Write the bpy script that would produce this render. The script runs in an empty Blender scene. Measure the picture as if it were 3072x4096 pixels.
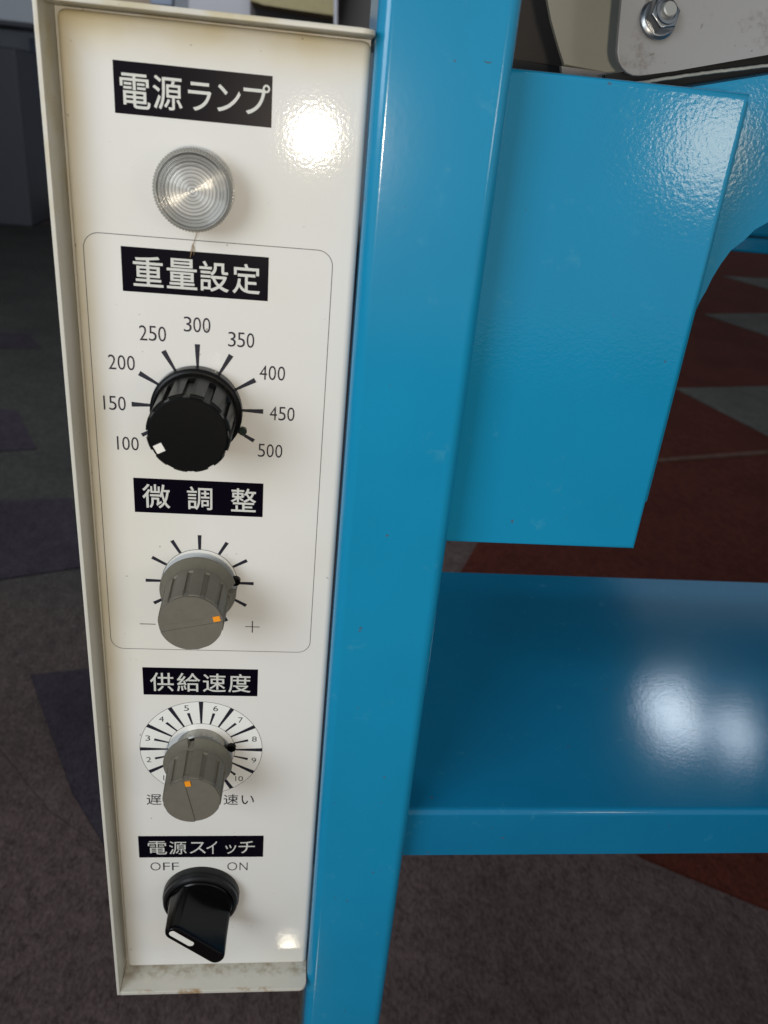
import bpy, bmesh, math, random
from mathutils import Vector, Matrix
random.seed(4)
S = bpy.context.scene
COL = S.collection
R_ = math.radians
# all shapes are written in millimetres: X right, Y up, Z out of the control panel's face
def W(x, y, z): return Vector((x/1000, -z/1000, y/1000))

# ------------------------------------------------------------------ camera
CAMR = [(0.9924, 0.0890, 0.0849), (0.0423, -0.8951, 0.4438), (0.1155, -0.4369, -0.8921)]
CAMC = (36.105, 105.494, 298.404)
cam = bpy.data.cameras.new('camera'); camo = bpy.data.objects.new('camera', cam); COL.objects.link(camo)
cx = W(*CAMR[0]).normalized(); cz = -W(*CAMR[2]).normalized(); cy = cz.cross(cx).normalized(); cx = cy.cross(cz)
M = Matrix((cx, cy, cz)).transposed().to_4x4(); M.translation = W(*CAMC); camo.matrix_world = M
cam.sensor_fit = 'HORIZONTAL'; cam.sensor_width = 36; cam.lens = 3248/3072*36
cam.clip_start = 0.02; cam.clip_end = 100
cam.dof.use_dof = True; cam.dof.focus_distance = 0.345; cam.dof.aperture_fstop = 22
S.camera = camo

# ------------------------------------------------------------------ room light
wd = bpy.data.worlds.new('World'); S.world = wd; wd.use_nodes = True
wd.node_tree.nodes['Background'].inputs[0].default_value = (0.86, 0.93, 1.0, 1)
wd.node_tree.nodes['Background'].inputs[1].default_value = 0.39
S.view_settings.view_transform = 'Standard'; S.view_settings.look = 'None'
S.view_settings.exposure = 0; S.view_settings.gamma = 1
def area(name, pos, target, size, power, col, shape='DISK', sy=None):
    l = bpy.data.lights.new(name, 'AREA'); l.shape = shape; l.size = size; l.energy = power; l.color = col
    if sy: l.size_y = sy
    o = bpy.data.objects.new(name, l); COL.objects.link(o); o.location = W(*pos)
    o.rotation_euler = (W(*target)-W(*pos)).to_track_quat('-Z', 'Y').to_euler()
    return o
area('lamp_behind_viewer', (44.7, 81.3, 600), (40, 20, 0), 0.034, 1.2, (1.0, 0.86, 0.67))
area('lamp_at_right', (472, 112, 590), (180, 60, 0), 0.10, 0.25, (1.0, 0.90, 0.72))
area('window_at_left', (-760, 420, 950), (20, -50, 0), 0.68, 9.5, (0.84, 0.92, 1.0), 'SQUARE')
area('background_fill', (-600, 1900, -900), (-500, -100, -5000), 1.2, 75, (0.9, 0.95, 1.0), 'SQUARE')  # added fill that brightens the far wall and boards
area('added_glint_light', (54, -690, 269), (46, -318, 0), 0.016, 0.022, (1.0, 0.9, 0.7), 'RECTANGLE', 0.02)  # added small light for the glint low on the panel

# ------------------------------------------------------------------ helpers
def tag(o, label=None, cat=None, group=None, kind=None):
    for k, v in (('label', label), ('category', cat), ('group', group), ('kind', kind)):
        if v: o[k] = v
    return o
def empty(name, base, label, cat, group=None):
    o = bpy.data.objects.new(name, None); COL.objects.link(o); o.location = W(*base); o.empty_display_size = .02
    return tag(o, label, cat, group)
def wloc(o):
    v = Vector(o.location)
    while o.parent: o = o.parent; v = v + o.location
    return v
def link(name, bm, mat, parent=None, smooth=None, label=None, org=None):
    """bm is written in millimetre scene coordinates; the object's origin goes to org or its parent's."""
    base = W(*org) if org else (wloc(parent) if parent else Vector())
    for v in bm.verts: v.co = W(*v.co) - base
    bmesh.ops.recalc_face_normals(bm, faces=bm.faces)
    me = bpy.data.meshes.new(name); bm.to_mesh(me); bm.free()
    if smooth is not None:
        for p in me.polygons: p.use_smooth = True
        try: me.set_sharp_from_angle(angle=R_(smooth))
        except Exception: pass
    me.materials.append(mat)
    o = bpy.data.objects.new(name, me); COL.objects.link(o)
    if smooth is not None and smooth < 100:
        w = o.modifiers.new('normals', 'WEIGHTED_NORMAL'); w.keep_sharp = True; w.weight = 100
    if parent: o.parent = parent; o.location = base - wloc(parent)
    else: o.location = base
    if label: o['label'] = label
    return o
def box(bm, x0, x1, y0, y1, z0, z1, bev=0, seg=3):
    r = bmesh.ops.create_cube(bm, size=1)
    vs = r['verts']
    for v in vs: v.co = Vector(((x0+x1)/2+v.co.x*(x1-x0), (y0+y1)/2+v.co.y*(y1-y0), (z0+z1)/2+v.co.z*(z1-z0)))
    if bev:
        es = set(e for v in vs for e in v.link_edges)
        bmesh.ops.bevel(bm, geom=list(es), offset=bev, segments=seg, profile=.5, affect='EDGES')
def B(): return bmesh.new()
def rrect(x0, x1, y0, y1, r, n=6):
    out = []
    for cx_, cy_, a0 in ((x1-r, y1-r, 0), (x0+r, y1-r, 90), (x0+r, y0+r, 180), (x1-r, y0+r, 270)):
        for i in range(n+1):
            a = R_(a0+90*i/n); out.append((cx_+r*math.cos(a), cy_+r*math.sin(a)))
    return out
def prism(bm, pts, z0, z1, bev=0, seg=2, top_only=True):
    a = [bm.verts.new((x, y, z0)) for x, y in pts]; b = [bm.verts.new((x, y, z1)) for x, y in pts]
    n = len(pts)
    bm.faces.new(a[::-1]); top = bm.faces.new(b)
    for i in range(n): bm.faces.new((a[i], a[(i+1) % n], b[(i+1) % n], b[i]))
    if bev:
        bmesh.ops.bevel(bm, geom=list(top.edges), offset=bev, segments=seg, profile=.5, affect='EDGES')
def yprism(bm, pts, y0, y1):
    a = [bm.verts.new((x, y0, z)) for x, z in pts]; b = [bm.verts.new((x, y1, z)) for x, z in pts]; n = len(pts)
    bm.faces.new(a[::-1]); bm.faces.new(b)
    for i in range(n): bm.faces.new((a[i], a[(i+1) % n], b[(i+1) % n], b[i]))
def xprism(bm, pts, x0, x1):
    a = [bm.verts.new((x0, y, z)) for z, y in pts]; b = [bm.verts.new((x1, y, z)) for z, y in pts]; n = len(pts)
    bm.faces.new(a[::-1]); bm.faces.new(b)
    for i in range(n): bm.faces.new((a[i], a[(i+1) % n], b[(i+1) % n], b[i]))
def lathe(bm, prof, cx_, cy_, n=64, rf=None, close=True):
    rings = []
    for r, z in prof:
        ring = []
        for i in range(n):
            a = 2*math.pi*i/n; rr = rf(r, z, a) if rf else r
            ring.append(bm.verts.new((cx_+rr*math.cos(a), cy_+rr*math.sin(a), z)))
        rings.append(ring)
    for k in range(len(rings)-1):
        for i in range(n):
            j = (i+1) % n
            bm.faces.new((rings[k][i], rings[k][j], rings[k+1][j], rings[k+1][i]))
    if close:
        bm.faces.new(rings[-1]); bm.faces.new(rings[0][::-1])
def flat(bm, pts, z):
    return bm.faces.new([bm.verts.new((x, y, z)) for x, y in pts])
def ring(bm, pts, w, z):
    """thin closed printed line of width w along pts"""
    n = len(pts); A = []; Bv = []
    for i in range(n):
        p0 = Vector(pts[i-1]); p1 = Vector(pts[i]); p2 = Vector(pts[(i+1) % n])
        t = (p2-p0).normalized(); nn = Vector((-t.y, t.x))*w/2
        A.append(bm.verts.new((p1.x+nn.x, p1.y+nn.y, z))); Bv.append(bm.verts.new((p1.x-nn.x, p1.y-nn.y, z)))
    for i in range(n):
        j = (i+1) % n; bm.faces.new((A[i], A[j], Bv[j], Bv[i]))
def circ(cx_, cy_, r, n=96): return [(cx_+r*math.cos(2*math.pi*i/n), cy_+r*math.sin(2*math.pi*i/n)) for i in range(n)]
def tube(bm, pts, r, n=8):
    prev = None
    for i, p in enumerate(pts):
        p = Vector(p); t = (Vector(pts[min(i+1, len(pts)-1)])-Vector(pts[max(i-1, 0)])).normalized()
        u = t.cross(Vector((0, 0, 1))); u = u.normalized() if u.length > 1e-4 else Vector((1, 0, 0)); v = t.cross(u)
        rg = [bm.verts.new(p+r*(math.cos(2*math.pi*k/n)*u+math.sin(2*math.pi*k/n)*v)) for k in range(n)]
        if prev:
            for k in range(n): bm.faces.new((prev[k], prev[(k+1) % n], rg[(k+1) % n], rg[k]))
        prev = rg

# ------------------------------------------------------------------ materials
class NT:
    def __init__(s, name):
        s.m = bpy.data.materials.new(name); s.m.use_nodes = True; s.t = s.m.node_tree; s.n = s.t.nodes; s.p = s.n['Principled BSDF']
        s.tc = s.n.new('ShaderNodeNewGeometry')
    def link(s, a, b): s.t.links.new(a, b)
    def noise(s, scale, detail=2, rough=.5, vec=None):
        x = s.n.new('ShaderNodeTexNoise'); x.inputs['Scale'].default_value = scale; x.inputs['Detail'].default_value = detail
        x.inputs['Roughness'].default_value = rough; s.link(vec or s.tc.outputs['Position'], x.inputs['Vector']); return x.outputs['Fac']
    def ramp(s, fac, stops):
        r = s.n.new('ShaderNodeValToRGB'); s.link(fac, r.inputs[0]); e = r.color_ramp.elements
        while len(e) < len(stops): e.new(.5)
        for i, (p, c) in enumerate(stops):
            e[i].position = p; e[i].color = c if len(c) == 4 else (*c, 1)
        return r.outputs[0]
    def mix(s, fac, a, b, mode='MIX'):
        x = s.n.new('ShaderNodeMix'); x.data_type = 'RGBA'; x.blend_type = mode
        for sock, v in ((x.inputs['Factor'], fac), (x.inputs['A'], a), (x.inputs['B'], b)):
            if hasattr(v, 'node'): s.link(v, sock)
            elif isinstance(v, (int, float)): sock.default_value = v
            else: sock.default_value = (*v, 1)
        return x.outputs['Result']
    def math(s, op, a, b=0, clamp=False):
        x = s.n.new('ShaderNodeMath'); x.operation = op; x.use_clamp = clamp
        for i, v in enumerate((a, b)):
            if hasattr(v, 'node'): s.link(v, x.inputs[i])
            else: x.inputs[i].default_value = v
        return x.outputs[0]
    def xyz(s):
        x = s.n.new('ShaderNodeSeparateXYZ'); s.link(s.tc.outputs['Position'], x.inputs[0]); return x.outputs
    def mapr(s, v, a, b, c=0, d=1):
        x = s.n.new('ShaderNodeMapRange'); s.link(v, x.inputs[0]); x.interpolation_type = 'SMOOTHSTEP'
        for i, q in enumerate((a, b, c, d)): x.inputs[i+1].default_value = q
        return x.outputs[0]
    def bump(s, h, strength, dist, prev=None):
        b = s.n.new('ShaderNodeBump'); b.inputs['Strength'].default_value = strength; b.inputs['Distance'].default_value = dist
        s.link(h, b.inputs['Height'])
        if prev: s.link(prev, b.inputs['Normal'])
        s.link(b.outputs[0], s.p.inputs['Normal']); return b.outputs[0]
    def col(s, v):
        if hasattr(v, 'node'): s.link(v, s.p.inputs['Base Color'])
        else: s.p.inputs['Base Color'].default_value = (*v, 1)
    def set(s, rough=.5, metal=0, coat=0, spec=.5):
        s.p.inputs['Roughness'].default_value = rough; s.p.inputs['Metallic'].default_value = metal
        s.p.inputs['Coat Weight'].default_value = coat; s.p.inputs['Specular IOR Level'].default_value = spec; return s

def plain(name, c, rough=.5, metal=0, coat=0, bump=None, var=0, spec=.5):
    t = NT(name).set(rough, metal, coat, spec)
    if var:
        t.col(t.mix(t.noise(60, 4), tuple(x*(1-var) for x in c), tuple(min(1, x*(1+var)) for x in c)))
    else: t.col(c)
    if bump: t.bump(t.noise(bump[0], 2), bump[1], bump[2])
    return t.m

# cream enamel with yellowing, dust specks and grime
def cream(name, base, grime=0, yellow=True, peel=0.000019, rough=.06):
    t = NT(name).set(rough, 0, .0)
    X, Y, Z = t.xyz()           # blender: x right, y back, z up (metres)
    c = t.mix(t.noise(9, 3), tuple(b*.97 for b in base), base)
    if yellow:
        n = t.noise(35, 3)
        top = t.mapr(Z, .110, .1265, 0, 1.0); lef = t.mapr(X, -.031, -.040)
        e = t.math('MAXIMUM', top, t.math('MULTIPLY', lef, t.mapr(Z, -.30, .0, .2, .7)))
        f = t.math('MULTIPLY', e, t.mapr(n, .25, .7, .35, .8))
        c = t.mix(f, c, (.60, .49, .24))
        # faint yellowing in random blotches over the whole enamel
        c2 = t.mapr(t.noise(14, 2), .45, .75, 0, .22)
        c = t.mix(c2, c, (.66, .58, .38))
    if grime:
        low = t.mapr(Z, -.315, -.3295)
        low = t.mapr(Z, -.322, -.327)
        seam = t.math('MULTIPLY', low, t.mapr(Y, -.0065, -.0005, .05, 1))
        n = t.noise(170, 5, .7); f = t.math('MULTIPLY', seam, t.mapr(n, .42, .64, 0, .62))
        c = t.mix(f, c, (.27, .20, .11))
        n2 = t.noise(60, 5, .75); edge = t.math('MULTIPLY', t.math('MULTIPLY', low, t.mapr(Y, -.0100, -.0118)), t.mapr(n2, .46, .58, 0, .8))
        c = t.mix(edge, c, (.33, .17, .03))
        c = t.mix(t.math('MULTIPLY', t.mapr(Z, .02, .128), t.mapr(t.noise(90, 4), .4, .7, 0, .6)), c, (.50, .42, .22))
    sp = t.noise(420, 1, .5); c = t.mix(t.mapr(sp, .755, .80, 0, .65), c, (.22, .17, .12))
    t.col(c)
    t.p.inputs['Specular IOR Level'].default_value = .36
    h = t.noise(820, 1.5, .5); b = t.bump(h, 1, peel)
    t.bump(t.noise(1500, 2), .35, peel*.3, b)
    return t.m
M_panel = cream('cream_enamel', (.77, .757, .72))
M_tray = cream('cream_enamel_grimy', (.62, .60, .53), grime=1, yellow=False, rough=.34)
M_body = cream('beige_machine_paint', (.42, .41, .34), yellow=False, peel=.00002, rough=.55)
def greyplate():
    t = NT('worn_grey_plate').set(.42)
    X, Y, Z = t.xyz()
    n = t.noise(55, 6, .7); c = t.mix(t.mapr(n, .56, .74, 0, .8), (.32, .31, .305), (.15, .12, .09))
    sp = t.noise(330, 2); c = t.mix(t.mapr(sp, .68, .75, 0, .7), c, (.14, .12, .10))
    t.col(c); t.bump(t.noise(400, 3), .6, .00003); return t.m
M_plate = greyplate()
def blue(name, peel, scale, rough=.3, base=(.009, .255, .465)):
    t = NT(name).set(rough, 0, 0, .5)
    c = t.mix(t.noise(22, 4), tuple(b*.9 for b in base), tuple(b*1.06 for b in base))
    wear = t.noise(70, 6, .7); c = t.mix(t.mapr(wear, .60, .78, 0, .42), c, (.08, .34, .48))
    sp = t.noise(330, 1, .5); c = t.mix(t.mapr(sp, .79, .81, 0, .6), c, (.10, .06, .05))
    t.col(c)
    b = t.bump(t.noise(scale, 1.2, .5), 1, peel)
    t.bump(t.noise(scale*3.1, 2), .5, peel*.25, b)
    return t.m
M_post = blue('blue_enamel_post', .000012, 420, .15)
M_brk = blue('blue_powder_coat', .000046, 760, .12)
M_shelf = blue('blue_enamel_shelf', .000026, 700, .11, (.006, .175, .345))
M_black = plain('black_ink', (.003, .002, .006), .3, spec=.08)
M_ink = plain('dark_ink_line', (.008, .008, .02), .6)
M_grey_line = plain('grey_ink_line', (.12, .12, .12), .6)
M_white = plain('white_lettering', (.62, .62, .58), .5)
M_dialw = plain('white_dial_print', (.86, .855, .82), .12)
def kmat(name, c, rough, spec=.5):
    t = NT(name).set(rough, spec=spec); t.col(t.mix(t.noise(300, 4, .6), tuple(x*.85 for x in c), tuple(x*1.12 for x in c)))
    t.bump(t.noise(2200, 2), .6, .00003); return t.m
M_kblack = kmat('black_knob_plastic', (.004, .004, .004), .34, .2)
M_kgrey = kmat('warm_grey_knob_plastic', (.142, .130, .100), .5, .4)
M_kface = kmat('grey_knob_cap_plastic', (.150, .138, .112), .5, .35)
M_orange = plain('orange_marker', (.90, .32, .015), .5)
M_wmark = plain('white_marker', (.80, .78, .72), .5)
M_gloss = kmat('black_switch_plastic', (.003, .0025, .003), .2, .25)
M_steel = plain('zinc_plated_steel', (.36, .37, .38), .3, 1, bump=(300, .3, .00002))
M_silver = plain('brushed_silver', (.34, .33, .30), .3, 1)
M_darksteel = plain('dull_bushing_metal', (.22, .21, .18), .35, 1)
M_gap_black = plain('gap_black', (.008, .008, .009), .6)  # near-black for gaps, with their shade put into the colour
M_dark = plain('dark_machine_interior', (.030, .024, .020), .6, var=.15)
M_twine = plain('frayed_pale_felt', (.34, .33, .29), .9, bump=(900, 1, .0003), var=.3)
M_hair = plain('brown_hair', (.22, .13, .04), .4)
def carpet(name, a, b, sc=240, fade=None):
    t = NT(name).set(.95, spec=.1)
    mp = t.n.new('ShaderNodeMapping'); t.link(t.tc.outputs['Position'], mp.inputs['Vector']); mp.inputs['Rotation'].default_value = (0, 0, .25)
    mp.inputs['Scale'].default_value = (1.0, .55, 1)
    n = t.noise(sc, 4, .7, mp.outputs[0]); n2 = t.noise(sc*.28, 3, .6, mp.outputs[0]); n3 = t.noise(4, 3)
    f = t.math('ADD', t.math('MULTIPLY', n, .65), t.math('MULTIPLY', n2, .35))
    c = t.ramp(f, [(.36, a), (.64, b)])
    if fade:      # grey blends into brown towards the near end
        c = t.mix(t.mapr(t.math('ADD', t.xyz()[1], t.math('MULTIPLY', t.noise(5, 2), .3)), .62, 1.35), t.ramp(f, [(.36, fade[0]), (.64, fade[1])]), c)
    c = t.mix(t.mapr(n3, .35, .7, 0, .35), c, tuple(x*.7 for x in a))
    t.col(c); t.bump(f, 1, .004); return t.m
M_cbrown = carpet('grey_brown_carpet', (.044, .029, .029), (.132, .096, .090))
M_cred = carpet('dark_red_carpet', (.036, .008, .006), (.096, .025, .016))
M_cdark = carpet('charcoal_carpet', (.024, .020, .027), (.056, .048, .058))
M_cgrey = carpet('grey_olive_carpet', (.028, .028, .027), (.066, .064, .060), fade=((.044, .029, .029), (.132, .096, .090)))
M_cgrey2 = carpet('grey_triangle_carpet', (.05, .05, .046), (.12, .115, .105))
M_cline = carpet('dusty_rose_carpet', (.06, .03, .024), (.13, .08, .06))
M_wall = plain('pale_wall_paint', (.50, .53, .58), .8, var=.05)
M_cab = plain('dark_cabinet_laminate', (.045, .048, .060), .6, var=.1)
M_trim = plain('blue_grey_trim', (.16, .19, .25), .6)
M_tan = plain('tan_board', (.22, .17, .12), .7, var=.15)
M_olive = plain('olive_board', (.26, .22, .11), .7, var=.15)
M_shadow_grey = plain('box_shadow_grey', (.055, .048, .045), .7)
M_ltbrd = plain('lavender_grey_board', (.36, .35, .38), .7)

# ------------------------------------------------------------------ text
def glyph(bm, ch, x0, x1, y0, y1, z, weight=0.0, skew=0.0, natural=0):
    """outline of one string fitted to the rectangle x0..x1, y0..y1"""
    cu = bpy.data.curves.new('lettering', 'FONT'); cu.body = ch; cu.offset = weight; cu.resolution_u = 4
    ob = bpy.data.objects.new('lettering', cu); COL.objects.link(ob)
    me = bpy.data.meshes.new_from_object(ob.evaluated_get(bpy.context.evaluated_depsgraph_get()))
    xs = [v.co.x for v in me.vertices]; ys = [v.co.y for v in me.vertices]
    a0, a1, b0, b1 = min(xs), max(xs), min(ys), max(ys)
    if natural:
        hw = (a1-a0)/(b1-b0)*(y1-y0)*natural/2; xm = (x0+x1)/2; x0, x1 = xm-hw, xm+hw
    vs = []
    for v in me.vertices:
        fx = (v.co.x-a0)/max(a1-a0, 1e-6); fy = (v.co.y-b0)/max(b1-b0, 1e-6)
        vs.append(bm.verts.new((x0+fx*(x1-x0), y0+fy*(y1-y0)+skew*(fx-.5), z)))
    for p in me.polygons:
        try: bm.faces.new([vs[i] for i in p.vertices])
        except ValueError: pass
    bpy.data.objects.remove(ob); bpy.data.meshes.remove(me); bpy.data.curves.remove(cu)

# ================================================================== SETTING
FL = -700
def on(u, v, ax, val):
    """where the sight line through photograph point (u, v) meets a plane of the place (floor, wall, plate)"""
    q = ((u-1536)/3248, (v-2048)/3248, 1)
    d = [sum(CAMR[k][i]*q[k] for k in range(3)) for i in range(3)]
    t = (val-CAMC[ax])/d[ax]
    return [CAMC[i]+t*d[i] for i in range(3)]
bm = B(); bm.faces.new([bm.verts.new(p) for p in ((-9000, FL, 3000), (14000, FL, 3000), (14000, FL, -12000), (-9000, FL, -12000))])
floor = tag(link('floor', bm, M_cbrown, org=(0, FL, 0)), kind='structure')
def patch(pts, m, h, lab, flo=FL):
    q = [on(u, v, 1, FL) for u, v in pts]
    bm = B(); a = [bm.verts.new((x, FL+.3, z)) for x, _, z in q]; b = [bm.verts.new((x, FL+h, z)) for x, _, z in q]; n = len(q)
    bm.faces.new(a[::-1]); bm.faces.new(b)
    for i in range(n): bm.faces.new((a[i], a[(i+1) % n], b[(i+1) % n], b[i]))
    link('carpet_tile', bm, m, floor, label=lab)
patch([(1925, 2150), (1780, 2400), (2559, 3431), (3072, 3645), (3600, 3870), (3600, 900), (3072, 950), (2700, 1050), (2300, 1500)], M_cred, 4, 'dark red carpet tile field')
patch([(2888, 1108), (3072, 1160), (3300, 1215), (3300, 1105), (3072, 1118)], M_cgrey2, 8, 'grey triangular carpet tile')
patch([(2815, 1262), (3072, 1350), (3300, 1430), (3300, 1235), (3072, 1258)], M_cgrey2, 8, 'grey triangular carpet tile')
patch([(2700, 1560), (3072, 1752), (3400, 1920), (3400, 1540), (3072, 1552)], M_cgrey2, 8, 'large grey triangular carpet tile')
patch([(2600, 1846), (3072, 1809), (3300, 1791), (3300, 1806), (3072, 1824), (2600, 1858)], M_cline, 8, 'thin dusty rose carpet strip')
patch([(0, 900), (-300, 900), (-300, 2600), (0, 3000), (200, 3250), (420, 3400), (400, 3000), (230, 900)], M_cgrey, 4, 'grey green carpet tile area')
patch([(-200, 1630), (70, 1652), (147, 1805), (-200, 1825)], M_cdark, 8, 'charcoal carpet tile')
patch([(-200, 2024), (287, 2005), (330, 2280), (-200, 2360)], M_cdark, 8, 'charcoal carpet tile')
patch([(123, 2715), (370, 2691), (420, 3400), (287, 3178)], M_cdark, 8, 'charcoal carpet tile')
patch([(-200, 1330), (120, 1345), (160, 1400), (-200, 1400)], M_cdark, 8, 'charcoal carpet tile')

ZW = -5600
bm = B(); box(bm, -9000, 1200, FL-50, 2060, ZW-120, ZW); tag(link('wall', bm, M_wall, org=(0, FL, ZW)), kind='structure')
bm = B(); box(bm, -9000, 14000, FL-50, 2060, -11900, -11800); tag(link('wall', bm, M_wall, org=(0, FL, -11800)), kind='structure')
def wallbox(name, u0, v0, u1, v1, z, d, m, label, cat, floorit=False):
    a = on(u0, v0, 2, z); b = on(u1, v1, 2, z)
    bm = B(); y0 = FL if floorit else b[1]
    box(bm, min(a[0], b[0]), max(a[0], b[0]), y0, a[1], z-d, z, 12, 2)
    return tag(link(name, bm, m, org=((a[0]+b[0])/2, y0, z)), label, cat)
def slab(name, pts, z, d, m, label, cat):
    q = [on(u, v, 2, z) for u, v in pts]; bm = B(); prism(bm, [(x, y) for x, y, _ in q], z-d, z, 5)
    return tag(link(name, bm, m, org=(q[0][0], q[0][1], z)), label, cat)
cabn = wallbox('cabinet', -700, 112, 122, 830, ZW+500, 450, M_cab, 'dark floor cabinet against the pale wall, left of the control panel', 'cabinet', True)
a = on(122, 112, 2, ZW+500)
bm = B(); box(bm, a[0]-500, a[0]-494, FL+120, a[1]-40, ZW+500, ZW+504); link('door_gap', bm, M_gap_black, cabn)
bm = B(); box(bm, a[0]-2600, a[0]+12, a[1], a[1]+25, ZW+40, ZW+512, 4); link('cabinet_top', bm, M_cab, cabn)
tr = wallbox('wall_pilaster', 118, 150, 172, 700, ZW+60, 60, M_trim, 'blue grey wall post beside the dark cabinet', 'pilaster', True)
a = on(172, 770, 2, ZW+30)
bm = B(); box(bm, a[0]-150, 1195, FL, FL+110, ZW, ZW+30, 4); tag(link('skirting_board', bm, M_tan, org=(0, FL, ZW)), 'brown skirting board running along the foot of the pale wall', 'skirting')
ZB = -2600
slab('notice_board', [(300, -300), (640, -260), (640, 40), (585, 38), (570, 14), (300, 0)], ZB, 60, M_tan, 'tan board seen blurred just above the left end of the control panel', 'board')
slab('picture_frame', [(590, -300), (690, -300), (690, 26), (600, 20)], ZB+70, 40, M_trim, 'narrow dark blue grey frame beside the tan board', 'frame')
slab('display_panel', [(752, -300), (1010, -300), (1010, 75), (752, 60)], ZB, 50, M_ltbrd, 'lavender grey display panel blurred above the control panel', 'panel')
slab('cardboard_box', [(960, -400), (1420, -360), (1340, 66), (1200, 42), (1050, 18), (1000, 5)], ZB+200, 200, M_olive, 'olive tan box blurred above the right end of the control panel', 'box')
slab('box_shadow_slab', [(1000, -300), (1560, -300), (1560, 130), (1200, 95), (1000, 75)], ZB+80, 40, M_shadow_grey, 'dark grey slab for the shadow below the olive tan box', 'shadow slab')  # dark slab in place of the shadow under the box edge
slab('post_strip', [(1335, -300), (1352, -300), (1352, 120), (1335, 118)], ZB+430, 14, M_ltbrd, 'thin pale upright strip in front of the dark shadow slab', 'strip')

bm = B(); box(bm, -9000, 2200, 2070, 2170, ZW, 900); box(bm, 2200.5, 9000, 2070, 2170, -3700, 900)  # unseen; put in to darken the shelf, left open far right for its sheen
tag(link('ceiling', bm, plain('dim_ceiling', (.10, .11, .12), .8), org=(0, 2070, 0)), kind='structure')
# ceiling lamps that show as the two bright patches on the shelf
_c = []
for u, v in ((2691, 2858), (2904, 2911)):
    p = on(u, v, 1, -213.6); t_ = (2000+213.6)/(CAMC[1]+213.6)
    _c.append((p[0]+(p[0]-CAMC[0])*t_, p[2]+(p[2]-CAMC[2])*t_))
for i, (x, z, w, d) in enumerate(((_c[0][0], _c[0][1], 220, 360), (_c[1][0]+30, _c[1][1]+40, 150, 260))):
    t = empty('ceiling_light', (x, 2000, z), ('wider ceiling light, nearer the machine' if i == 0 else 'narrower ceiling light, farther to the right'), 'ceiling light')
    bm = B(); box(bm, x-w/2-25, x+w/2+25, 2004, 2060, z-d/2-25, z+d/2+25, 6); link('housing', bm, M_wall, t)
    bm = B(); box(bm, x-w/2, x+w/2, 1996, 2003, z-d/2, z+d/2)
    em = NT('lit_diffuser'); em.col((.8, .85, .9)); em.p.inputs['Emission Color'].default_value = (.80, .90, 1, 1); em.p.inputs['Emission Strength'].default_value = 15 if i == 0 else 12
    link('diffuser', bm, em.m, t)

# ================================================================== MACHINE FRAME
fr = empty('machine_frame', (79, FL, -15), 'sky blue painted steel frame with post, bracket and shelf right of the control panel', 'frame')
bm = B(); yprism(bm, rrect(56.7, 101.6, -37, 8, 5, 8), FL, 420); link('post', bm, M_post, fr, 40)
bm = B(); q = [on(u, v, 2, 8.03)[:2] for u, v in ((1934, 240), (1946, 247), (1958, 249), (1971, 246), (1960, 253), (1945, 252))]; prism(bm, q, 7.9, 8.05); link('paint_chip', bm, plain('bared_dark_steel', (.04, .05, .04), .5), fr)
bm = B(); q = [on(u, v, 2, -12)[:2] for u, v in ((1224, 3952), (1210, 3958), (1206, 3990), (1199, 4008), (1203, 4035), (1193, 4052), (1200, 4080), (1188, 4110), (1240, 4110))]; prism(bm, q, -16, -12); link('raw_edge', bm, plain('raw_welded_steel', (.10, .09, .075), .6, .4, var=.4), fr)
bm = B(); prism(bm, [(101.9, -59.2), (190.9, -59.2), (190.9, 123.9), (101.9, 123.9)], -24, -10, 2.2, 5); link('bracket', bm, M_brk, fr, 40)
bm = B(); box(bm, 103, 193.3, -38, 122.0, -23, -14, 1.5, 3); link('backing_plate', bm, M_brk, fr, 40)
ZG = -48
gp = [on(u, v, 2, ZG)[:2] for u, v in ((2500, 400), (2780, 347), (3072, 300), (3500, 231), (3500, 760), (3300, 790), (3180, 828), (3072, 889), (3020, 918), (2970, 952), (2925, 1000), (2884, 1055), (2850, 1110), (2822, 1168), (2790, 1240), (2640, 1260), (2560, 1100))]
bm = B(); prism(bm, gp, ZG-4, ZG, 1.3, 3); link('gusset', bm, M_brk, fr, 40, 'curved blue gusset plate')
bm = B(); q = on(2780, 349, 2, ZG); q2 = on(3500, 233, 2, ZG)
d = (Vector(q2[:2])-Vector(q[:2])).normalized(); n_ = Vector((-d.y, d.x))
pa = [Vector(q[:2])-d*30, Vector(q2[:2]), Vector(q2[:2])-n_*3, Vector(q[:2])-d*30-n_*3]
prism(bm, [tuple(v) for v in pa], ZG-60, ZG-4.2); link('gusset_flange', bm, M_brk, fr, 40)
bm = B(); xprism(bm, rrect(-300, -250, 54.5, 140, 3, 4), 120, 900); link('rear_beam', bm, M_shelf, fr, 40)
bm = B(); xprism(bm, rrect(-262, -247, 44.4, 54.2, 2, 4), 120, 900); link('beam_lip', bm, M_shelf, fr, 40)
# shelf tray: top sheet and front lip in one bent sheet
YS, ZS, ZK = -213.6, -4.5, -250
prof = [(ZK, YS), (ZS-3.5, YS)] + [(ZS-3.5+3.5*math.sin(R_(a)), YS-3.5+3.5*math.cos(R_(a))) for a in range(15, 91, 15)] + [(ZS, YS-31.5), (ZS-1.6, YS-31.5)] + [(ZS-1.6, YS-5), (ZS-5, YS-1.8), (ZK, YS-1.8)]
bm = B(); xprism(bm, prof, 101.9, 470); link('shelf', bm, M_shelf, fr, 50)
bm = B(); box(bm, 101.9, 470, YS-31, YS-2.1, ZK, ZK+1.8); link('shelf_rear_lip', bm, M_shelf, fr)
yprism_post = B(); yprism(yprism_post, rrect(470.5, 515, -37, 8, 5, 6), FL, 420); link('post', yprism_post, M_post, fr, 40)

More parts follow.
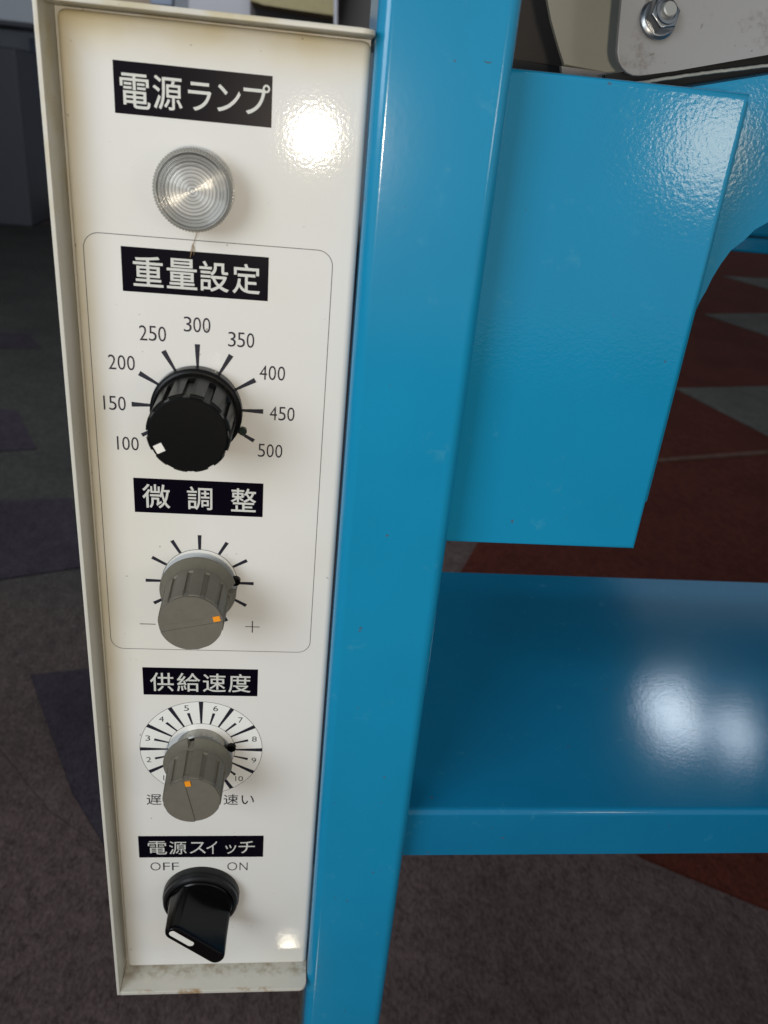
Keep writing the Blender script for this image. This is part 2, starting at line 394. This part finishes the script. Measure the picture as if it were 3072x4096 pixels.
# ================================================================== FEEDER BODY (white part at the top right)
fb = empty('feeder_body', (210, 110, -90), 'beige and grey metal feeder housing bolted behind the blue bracket', 'machine housing')
ZF = -95
def poly(name, pts, z, d, m, par, bev=.6, label=None):
    bm = B(); prism(bm, [on(u, v, 2, z)[:2] for u, v in pts], z-d, z, bev, 2); return link(name, bm, m, par, 35, label)
poly('side_panel', [(2183, -40), (2205, 80), (2236, 190), (2258, 262), (2600, 322), (3500, 300), (3500, -600), (2100, -600)], ZF, 3, M_body, fb)
poly('lower_band', [(2245, 263), (2262, 420), (2600, 420), (2600, 315), (2480, 297)], ZF+1, 3, M_plate, fb, .3, 'bluish grey strip under the beige panel')
poly('inner_wall', [(1900, 330), (1900, -600), (2260, -600), (2260, 330)], ZF-60, 4, M_dark, fb)  # shade of the recess put into the dark brown colour
poly('recess_shade', [(1900, 226), (2062, 237), (2262, 268), (2330, 420), (1900, 420)], ZF-50, 6, M_gap_black, fb)  # black sheet for the deeper shade low in the recess
ZP = -70
def arc(c, r, a0, a1, n=8): return [(c[0]+r*math.cos(R_(a0+(a1-a0)*i/n)), c[1]+r*math.sin(R_(a0+(a1-a0)*i/n))) for i in range(n+1)]
pl = [(2490, -600), (2487, 0), (2476, 120), (2468, 208)]+[(2474, 245), (2488, 272), (2508, 292), (2532, 303), (2560, 305)]+[(2700, 284), (2900, 249), (3072, 219), (3600, 128), (3600, -600)]
poly('cover_plate', pl, ZP, 2.5, M_plate, fb, .8, 'grey plate with rounded corner and rust marks')
poly('gap_shade_sheet', [(2420, 300), (2600, 270), (3600, 100), (3600, 200), (3072, 300), (2780, 352), (2600, 420), (2420, 420)], ZP-8, 4, M_gap_black, fb, .3)  # black sheet standing in for the shaded gap under the plate
a = on(2490, 322, 2, ZP+1); b = on(2780, 298, 2, ZP+1); c = on(3600, 200, 2, ZP+1)
bm = B(); pts = []
for i in range(90):
    f = i/89; u = 2500+1100*f; v = 330-(u-2500)*.118+10*math.exp(-((u-2500)/180)**2) + random.uniform(-1, 1)
    pts.append(on(u, v, 2, ZP-1.5))
tube(bm, pts, .75, 6); link('felt_edge', bm, M_twine, fb, 60)
bc = on(2630, 78, 2, ZP)
bolt = B(); lathe(bolt, [(7.9, ZP), (7.9, ZP+.8), (7.0, ZP+1.7), (6.4, ZP+1.9)], bc[0], bc[1], 40)
bo = link('bolt', bolt, M_steel, fb, 35, org=tuple(bc))
def tilt(o): o.rotation_euler = (R_(-20), 0, R_(8))
bm = B(); prism(bm, [(bc[0]+6.6*math.cos(R_(a+12)), bc[1]+6.6*math.sin(R_(a+12))) for a in range(0, 360, 60)], ZP+1.5, ZP+6.5, 1.0, 3); link('nut', bm, M_steel, bo, 35)
bm = B(); lathe(bm, [(4.9, ZP+6.2), (4.7, ZP+7.2), (3.6, ZP+7.4), (3.4, ZP+6.9)], bc[0], bc[1], 32); link('nut_collar', bm, M_steel, bo, 35)
bm = B(); lathe(bm, [(2.9, ZP+2), (2.9, ZP+9), (2.5, ZP+9.4)], bc[0], bc[1], 32); link('thread_end', bm, plain('pale_zinc', (.55, .54, .50), .5, .6), bo, 35)
tilt(bo)

# ================================================================== CONTROL PANEL
cp = empty('control_panel', (7, -331, -30), 'tall narrow cream control panel with black labels and knobs, left of the blue post', 'control panel')
# tray: left, top and bottom walls that stand proud of the face
bm = B(); box(bm, -45.0, -43.4, -331.0, 128.9, -70, 12, .5, 2); link('side_wall', bm, M_tray, cp, 40, 'left wall of the tray')
def edgewall(y0, y1, r):
    pts = [(-43.3, -70), (56.2, -70), (56.2, 12-r)] + [(56.2-r+r*math.cos(R_(a)), 12-r+r*math.sin(R_(a))) for a in range(15, 91, 15)] + [(-43.3, 12)]
    b = B(); yprism(b, pts, y0, y1); bmesh.ops.bevel(b, geom=[e for e in b.edges if abs(e.verts[0].co.y-e.verts[1].co.y) < 1e-4 and e.calc_length() > .4], offset=.35, segments=2, profile=.5, affect='EDGES'); return b
link('top_wall', edgewall(127.3, 128.9, 4), M_tray, cp, 40)
link('bottom_wall', edgewall(-331.0, -328.6, 3.5), M_tray, cp, 40)
bm = B(); box(bm, -43.3, 56.0, -328.5, 127.2, -10, -6); link('back_plate', bm, M_tray, cp)
bm = B(); box(bm, -41.6, 56.0, -325.5, 126.4, -5.9, 0, 2.6, 5); face = link('face_plate', bm, M_panel, cp, 60)

Z1, Z2 = .07, .14
LAB = [((-25.2, 24.8, 98.6, 113.7), [('電', -23.3, -13.9, 100.4, 110.4), ('源', -13.1, -3.8, 100.9, 110.7), ('ラ', -2.0, 5.4, 101.5, 109.8), ('ン', 7.2, 14.7, 102.0, 109.9), ('プ', 15.6, 24.1, 102.0, 111.1)], .008, 'black label reading 電源ランプ'),
 ((-25.6, 25.1, 41.9, 57.2), [('重', -21.8, -11.5, 44, 54.4), ('量', -10.3, 0.2, 44, 54.5), ('設', 1, 11.3, 43.9, 54.4), ('定', 12.5, 22.3, 43.9, 54.4)], .010, 'black label reading 重量設定'),
 ((-25.3, 25.3, -45.3, -30.3), [('微', -22.1, -11.3, -43.2, -32.7), ('調', -4.7, 5.2, -43.2, -32.9), ('整', 12.5, 22.6, -43.2, -32.8)], .008, 'black label reading 微調整'),
 ((-25.5, 25.1, -137.0, -121.9), [('供', -22.4, -12.1, -134.9, -124.6), ('給', -10.7, -.4, -134.9, -124.5), ('速', .7, 10.9, -134.9, -124.6), ('度', 12, 22, -134.9, -124.6)], .006, 'black label reading 供給速度'),
 ((-31.7, 30.1, -240.3, -225.3), [('電', -27.1, -17.9, -238.0, -228.8), ('源', -16.8, -8.2, -238, -229), ('ス', -6.7, 1.3, -237.6, -229.5), ('イ', 1.6, 7, -237.9, -229), ('ッ', 11, 16.5, -237.9, -231.6), ('チ', 17.6, 25.8, -237.6, -229)], .0, 'black label reading 電源スイッチ')]
for (x0, x1, y0, y1), gl, w, lab in LAB:
    bm = B(); box(bm, x0, x1, y0, y1, 0.005, Z1); lo = link('label_plate', bm, M_black, cp, label=lab)
    bm = B()
    for ch, a, b_, c_, d_ in gl: glyph(bm, ch, a, b_, c_, d_, Z2, w)
    link('lettering', bm, M_white, lo)
# thin frame line round the weight and fine adjustment dials
bm = B(); ring(bm, rrect(-38.1, 47.6, -112.0, 61.0, 5.5, 8), .26, Z1); link('frame_line', bm, M_grey_line, cp)

def tick(bm, cx_, cy_, a, r0, r1, w0, w1, z=Z2):
    a = R_(a); u = Vector((math.cos(a), math.sin(a))); v = Vector((-u.y, u.x)); c = Vector((cx_, cy_))
    flat(bm, [tuple(c+u*r0-v*w0/2), tuple(c+u*r1-v*w1/2), tuple(c+u*r1+v*w1/2), tuple(c+u*r0+v*w0/2)], z)
# dial 1
bm = B()
for i, a in enumerate(range(210, -31, -30)):
    tick(bm, 0, 0, a, 16 if 0 < a < 200 else 15.5, 24.5, .85, 1.9 if -10 < a < 200 else 1.5)
sc1 = link('tick_marks', bm, M_ink, cp, label='tapered tick marks of the weight dial')
bm = B()
for s, u, v in (('100', 388, 1178), ('150', 320, 972), ('200', 365, 765), ('250', 524, 617), ('300', 751, 573), ('350', 976, 650), ('400', 1135, 819), ('450', 1185, 1027), ('500', 1124, 1216)):
    x, y, _ = on(200+u/1.2762, 850+v/1.2762, 2, 0)
    w = 4.75 if s[0] != '1' else 4.3
    for k, ch in enumerate(s):
        cw = 2.75 if ch != '1' else 1.55; xx = x+(k-1)*(3.35)
        if ch == '1': xx += .3
        glyph(bm, ch, xx-cw/2, xx+cw/2, y-2.75, y+2.75, Z2, -.006, 0, .8 if ch == '1' else 0)
link('numerals', bm, M_ink, cp, label='thin numerals 100 to 500 round the weight dial')
# dial 2
bm = B()
for a in range(-60, 241, 30): tick(bm, 0, -77, a, 15.7, 22.3, 1.1, 1.5)
link('tick_marks', bm, M_ink, cp, label='tick marks of the fine adjustment dial')
bm = B(); flat(bm, circ(0, -77, 15.4), Z1*.6); ds = link('dial_disc', bm, M_dialw, cp)
bm = B(); ring(bm, circ(0, -77, 15.5), .24, Z1); link('dial_circle', bm, M_grey_line, ds)
bm = B()
x, y, _ = on(591, 2495.5, 2, 0); flat(bm, [(x-3.3, y-.16), (x+3.3, y-.16), (x+3.3, y+.16), (x-3.3, y+.16)], Z2); link('minus_sign', bm, M_ink, cp); bm = B()
x, y, _ = on(1009.5, 2506.8, 2, 0)
flat(bm, [(x-3.1, y-.16), (x+3.1, y-.16), (x+3.1, y+.16), (x-3.1, y+.16)], Z2)
flat(bm, [(x-.2, y-3), (x+.2, y-3), (x+.2, y+3), (x-.2, y+3)], Z2+.02)
link('plus_sign', bm, M_ink, cp)
# dial 3
Y3 = -168.8
bm = B()
for a in range(-60, 241, 30): tick(bm, -.2, Y3, a, 15.5, 28.2, .8, 2.0)
for a in range(-45, 226, 30): tick(bm, -.2, Y3, a, 15.5, 22.3, .7, 1.3)
link('tick_marks', bm, M_ink, cp, label='long and short tick marks of the speed dial')
bm = B(); flat(bm, circ(-.2, Y3, 28.2), Z1*.6); ds = link('dial_disc', bm, M_dialw, cp)
bm = B(); ring(bm, circ(-.2, Y3, 28.2), .22, Z1); ring(bm, circ(-.2, Y3, 15.5), .22, Z1); link('dial_circle', bm, M_grey_line, ds)
bm = B()
for s, a in (('1', 225), ('2', 195), ('3', 165), ('4', 135), ('5', 105), ('6', 75), ('7', 45), ('8', 15), ('9', -15), ('10', -46)):
    x = -.2+25.3*math.cos(R_(a)); y = Y3+25.3*math.sin(R_(a))
    if s == '10':
        glyph(bm, '1', x-1.9, x-1.2, y-1.55, y+1.55, Z2, -.006, 0, 1); glyph(bm, '0', x-.3, x+1.9, y-1.55, y+1.55, Z2, -.006)
    else:
        w = 1.1 if s != '1' else .4; glyph(bm, s, x-w, x+w, y-1.55, y+1.55, Z2, -.006, 0, 1 if s == '1' else 0)
link('numerals', bm, M_ink, cp, label='small numerals 1 to 10 round the speed dial')
bm = B()
def bb(u0, v0, u1, v1, o=(350, 2600), s=1.659):
    a = on(o[0]+u0/s, o[1]+(v0+v1)/2/s, 2, 0); b = on(o[0]+u1/s, o[1]+(v0+v1)/2/s, 2, 0)
    um = (u0+u1)/2; t = on(o[0]+um/s, o[1]+v0/s, 2, 0); d = on(o[0]+um/s, o[1]+v1/s, 2, 0)
    return a[0], b[0], d[1], t[1]
for ch, r in (('遅', (392, 957, 490, 1026)), ('い', (508, 964, 592, 1022)), ('速', (903, 957, 1000, 1026)), ('い', (1022, 964, 1105, 1022))):
    glyph(bm, ch, *bb(*r), Z2, -.002)
    if ch == 'い': link('caption', bm, M_ink, cp, label='caption 遅い' if r[0] < 600 else 'caption 速い'); bm = B()
bm.free()
bm = B()
for ch, r in (('O', (418, 248, 485, 300)), ('F', (502, 249, 547, 299)), ('F', (561, 249, 607, 299)), ('O', (928, 247, 993, 300)), ('N', (1009, 248, 1062, 299))):
    glyph(bm, ch, *bb(*r, (350, 3300), 1.659), Z2, -.014)
    if r[0] in (561, 1009): link('caption', bm, M_ink, cp, label='caption OFF' if r[0] < 600 else 'caption ON'); bm = B()
bm.free()

# ---- indicator lamp
lx, ly = 0.3, 77.9
lm = bpy.data.objects.new('indicator_lamp', None); COL.objects.link(lm); lm.parent = cp; lm.location = W(lx, ly, 0)-wloc(cp); lm['label'] = 'clear power lamp with ringed lens'
bm = B()
NK = 76
def knurl(r, z, a):
    if z < 3.0 or z > 10.3: return r
    return r+.45*abs(math.sin(a*NK/2+z*.9))
prof = [(12.2, 0), (12.2, 1.2), (12.5, 1.6), (12.5, 3.0), (12.6, 3.2), (12.6, 6.4), (12.6, 9.6), (12.2, 10.2), (11.8, 10.9)]
lathe(bm, prof, lx, ly, NK*6, knurl); 
t = NT('clear_acrylic_rim').set(.1, 0); t.col((.78, .76, .68)); t.p.inputs['Transmission Weight'].default_value = .6; M_rim = t.m
link('knurled_rim', bm, M_rim, lm, 25)
bm = B(); prof = []
import itertools
r = 12.5; z = 10.95; k = 0
NR = 25
for i in range(NR*4+1):
    rr = 11.8*(1-i/(NR*4)); ph = (i % 4)/4
    amp = .16 if rr > 8.5 else .085
    zz = 10.95+.12*(1-(rr/12.5)**2) + amp*.45*math.sin(2*math.pi*i/4+.6)
    prof.append((max(rr, .02), zz))
lathe(bm, prof, lx, ly, 128)
t = NT('ringed_lens').set(.15, .15)
X, Yb, Zb = t.xyz()
dx = t.math('SUBTRACT', X, lx/1000); dz = t.math('SUBTRACT', Zb, ly/1000)
rad = t.math('SQRT', t.math('ADD', t.math('MULTIPLY', dx, dx), t.math('MULTIPLY', dz, dz)))
cmb = t.n.new('ShaderNodeCombineXYZ'); t.link(t.math('MULTIPLY', rad, 1000), cmb.inputs[0])
nz = t.noise(2.6, 3, .8, cmb.outputs[0])
wv = t.math('SINE', t.math('MULTIPLY', rad, 2*math.pi/.00115))
nz = t.math('ADD', nz, t.math('MULTIPLY', wv, .075))
t.col(t.ramp(nz, [(.36, (.20, .195, .18)), (.5, (.46, .45, .42)), (.64, (.68, .67, .62))]))  # light and dark of the lens ribs put into the colour
link('lens', bm, t.m, lm, 180)

# ---- rotary knobs
def knob_root(x, y, name, lab):
    o = bpy.data.objects.new(name, None); COL.objects.link(o); o.parent = cp; o.location = W(x, y, 0)-wloc(cp); o['label'] = lab; return o
def face_geo(bm, cx_, cy_, r, z, ang, half, step, one_side=False):
    """knob cap whose face has a shallow band (or one step) running through the marker"""
    n = 72
    u = Vector((math.cos(R_(ang)), math.sin(R_(ang)))); v = Vector((-u.y, u.x))
    def strip(a, b, zz, zb):
        pts = []
        def edge(s, rev):
            h = math.sqrt(max(r*r-s*s, 0)); return h
        m = 14; top = []
        ss = [a+(b-a)*i/m for i in range(m+1)]
        L = [u*math.sqrt(max(r*r-s*s, 0))+v*s for s in ss]; Rr = [-u*math.sqrt(max(r*r-s*s, 0))+v*s for s in ss]
        pts = L+Rr[::-1]
        clean = []
        for p in pts:
            q = (cx_+p.x, cy_+p.y)
            if not clean or (abs(q[0]-clean[-1][0])+abs(q[1]-clean[-1][1])) > 1e-3: clean.append(q)
        if abs(clean[0][0]-clean[-1][0])+abs(clean[0][1]-clean[-1][1]) < 1e-3: clean.pop()
        prism(bm, clean, zb, zz)
    if one_side:
        strip(-r, -half, z-step, z-3); strip(-half+.001, r, z, z-3)
    else:
        strip(-r, -half, z, z-3); strip(-half+.001, half-.001, z-step, z-3); strip(half, r, z, z-3)
def marker(bm, cx_, cy_, ang, rr, l, w, z):
    u = Vector((math.cos(R_(ang)), math.sin(R_(ang)))); v = Vector((-u.y, u.x)); c = Vector((cx_, cy_))+u*rr
    prism(bm, [tuple(c-u*l/2-v*w/2), tuple(c+u*l/2-v*w/2), tuple(c+u*l/2+v*w/2), tuple(c-u*l/2+v*w/2)], z-.5, z)

# knob 1: black, twelve lobes
k1 = knob_root(0, 0, 'rotary_knob', 'large black fluted knob with white square marker')
bm = B(); lathe(bm, [(16.2, .6), (16.6, 1.0), (17.0, 5.0), (16.9, 6.0), (16.3, 6.6), (15.6, 6.8), (15.5, 6.2), (13, 6.0)], 0, 0, 96); link('skirt', bm, M_kblack, k1, 30)
ROT = 8
def lobes(r, z, a):
    d = (math.degrees(a)-ROT) % 30
    inl = 1 if d < 19 else 0
    e = min(d, 19-d) if inl else min(d-19, 30-d)
    if z < 10.5: return r
    g = 1.35*(1 if z > 12 else (z-10.5)/1.5)
    if inl: return r
    return r-g*min(1, e/1.0)
def zprof(z): return 14.9 - (z-6)*.012
prof = [(zprof(6), 6.05), (zprof(8), 8), (zprof(10.4), 10.4), (zprof(11), 11.0), (zprof(12), 12), (zprof(18), 18), (zprof(24), 24), (zprof(27.6), 27.6), (14.3, 28.2), (13.2, 28.3)]
bm = B(); lathe(bm, prof, 0, 0, 360, lobes); link('fluted_body', bm, M_kblack, k1, 25)
bm = B(); lathe(bm, [(13.9, 27.2), (13.7, 29.0), (13.3, 29.35)], 0, 0, 96); link('cap_edge', bm, M_kblack, k1, 25)
bm = B(); face_geo(bm, 0, 0, 13.2, 29.8, 27, 1.9, .25); fc = link('cap', bm, M_kblack, k1, 25)
bm = B(); marker(bm, 0, 0, 207.5, 11.1, 3.1, 3.2, 29.9); link('marker', bm, M_wmark, fc)
bm = B(); lathe(bm, [(1.6, .05), (1.6, 1.6), (1.2, 2.0)], 16.9, -8.1, 24); link('stop_pin', bm, plain('green_black_pin', (.01, .02, .014), .3), k1, 35)

# grey knobs
def grey_knob(cx_, cy_, lab, h, zs, ang, notch, one_side, band):
    k = knob_root(cx_, cy_, 'rotary_knob', lab)
    def nf(w): 
        def f(r, z, a):
            d = abs((math.degrees(a)-notch+180) % 360-180)
            if r > 13.2 and d < w: return 13.2
            return r
        return f
    bm = B(); lathe(bm, [(13.5, zs-.6), (15.3, zs-.8), (15.6, zs-.3), (15.6, zs+.4), (15.1, zs+1.1), (14.2, zs+2.2), (13.5, zs+3.6), (13.3, zs+4.6)], cx_, cy_, 240, nf(5.2)); link('skirt', bm, M_kgrey, k, 30)
    z0 = zs+4.2
    def fl(r, z, a):
        d = (math.degrees(a)-notch) % 30; d = min(d, 30-d)
        isn = abs((math.degrees(a)-notch+180) % 360-180) < 14
        w = 4.6 if not isn else 6.5
        zt = z0+2.0+ (0 if isn else 0)
        if isn: zt = z0-5
        if z < zt or d > w: return r
        return r-.85*min(1, (w-d)/.7)*min(1, (z-zt)/.5+.001)
    pr = [(13.1, zs), (13.15, z0+.4), (13.1, z0+1.2), (13.1, z0+2.0), (13.08, z0+2.4), (13.05, z0+2.8)]
    pr += [(13.05-(.45*(q/6)), z0+2.8+(h-1.2-z0-2.8)*q/6) for q in range(1, 7)]
    pr += [(12.45, h-1.0), (12.2, h-.9)]
    bm = B(); lathe(bm, pr, cx_, cy_, 360, fl); link('fluted_body', bm, M_kgrey, k, 30)
    bm = B(); face_geo(bm, cx_, cy_, 12.25, h, ang, band, .45, one_side); fc = link('cap', bm, M_kface, k, 25)
    rr = 10.1; bm = B()
    v = Vector((-math.sin(R_(ang)), math.cos(R_(ang))))
    off = v*(.0 if not one_side else (-band-1.4))
    marker(bm, cx_+off.x, cy_+off.y, ang, rr, 2.7, 2.4, h+(.08 if one_side else -.35)); link('marker', bm, M_orange, fc)
    return k
k2 = grey_knob(0, -77, 'grey knob with orange marker pointing right', 31.2, 6.8, 13, 9, False, 1.5)
k3 = grey_knob(-.8, Y3, 'grey knob standing proud with orange marker pointing up', 32.2, 9.6, 101, 101, True, -1.0)
bm = B(); lathe(bm, [(6, 0), (6, 6.5)], 0, -77, 32); link('bushing', bm, M_darksteel, k2, 30)
bm = B(); lathe(bm, [(11.8, .05), (11.8, 4.6), (11.3, 5.2), (8, 5.3)], -.2, Y3+.6, 48); link('bushing', bm, M_silver, k3, 30)
bm = B(); lathe(bm, [(3.2, 5), (3.2, 12)], -.2, Y3, 32); link('shaft', bm, M_darksteel, k3, 30)
def pin(x, y, k):
    bm = B(); lathe(bm, [(2.05, .05), (2.05, 1.6), (1.9, 2.0), (.9, 2.05), (.8, 1.7)], x, y, 28); link('stop_pin', bm, M_gloss, k, 35)
x, y, _ = on(942, 2327, 2, 1.6); pin(x, y, k2)
x, y, _ = on(926, 2994, 2, 1.6); pin(x, y, k3)

# ---- selector switch
sx, sy = -1.0, -266.5
sw = knob_root(sx, sy, 'selector_switch', 'black selector switch turned to OFF')
bm = B(); lathe(bm, [(19.4, .05), (19.5, .6), (19.5, 3.6), (19.2, 4.2), (19.0, 4.5), (18.9, 6.2), (18.2, 7.2), (17.2, 7.4), (16.8, 6.9), (16.7, 5.5)], sx, sy, 96)
link('bezel', bm, kmat('dark_bezel_plastic', (.008, .008, .009), .35, .3), sw, 30)
bm = B(); lathe(bm, [(16.5, 3), (16.5, 7.6), (16.0, 8.2)], sx, sy, 96); link('turning_disc', bm, M_gloss, sw, 30)
A = 137.5; u = Vector((math.cos(R_(A)), math.sin(R_(A)))); v = Vector((-u.y, u.x))
def blade_outline(L, wd_, rr, n=6):
    return [(sx+u.x*a+v.x*b, sy+u.y*a+v.y*b) for a, b in rrect(-L-1.0, L+.6, -wd_, wd_, rr, n)]
bm = B(); lv = []
for L, wd_, z in ((15.6, 7.2, 7.8), (16.0, 6.2, 12), (16.4, 5.2, 19), (16.8, 4.5, 28.2), (16.6, 4.2, 29.7), (16.1, 3.7, 30.3)):
    lv.append([bm.verts.new((x, y, z)) for x, y in blade_outline(L, wd_, min(wd_*.93, 3.9))])
for k in range(len(lv)-1):
    n = len(lv[k])
    for i in range(n): bm.faces.new((lv[k][i], lv[k][(i+1) % n], lv[k+1][(i+1) % n], lv[k+1][i]))
bm.faces.new(lv[-1]); bm.faces.new(lv[0][::-1])
lev = link('lever', bm, M_gloss, sw, 35)
bm = B(); prism(bm, [(sx+u.x*a+v.x*b, sy+u.y*a+v.y*b) for a, b in rrect(1.0, 15.6, -1.7, 1.7, 1.65, 8)], 29.6, 30.45, .1, 1)
link('pointer_strip', bm, M_wmark, lev, 35)

# ---- hair caught under the lamp
bm = B(); pts = []
for u_, v_ in ((796, 905), (789, 930), (779, 958), (775, 972), (768, 985), (764, 1010), (760, 1030), (768, 1005), (772, 985), (770, 975), (775, 990), (778, 1005), (774, 1020)):
    pts.append(tuple(on(u_, v_, 2, .45)))
tube(bm, pts, .11, 5); tag(link('hair', bm, M_hair, org=pts[3]), 'fine brown hair hanging below the clear lamp onto the weight label', 'hair')
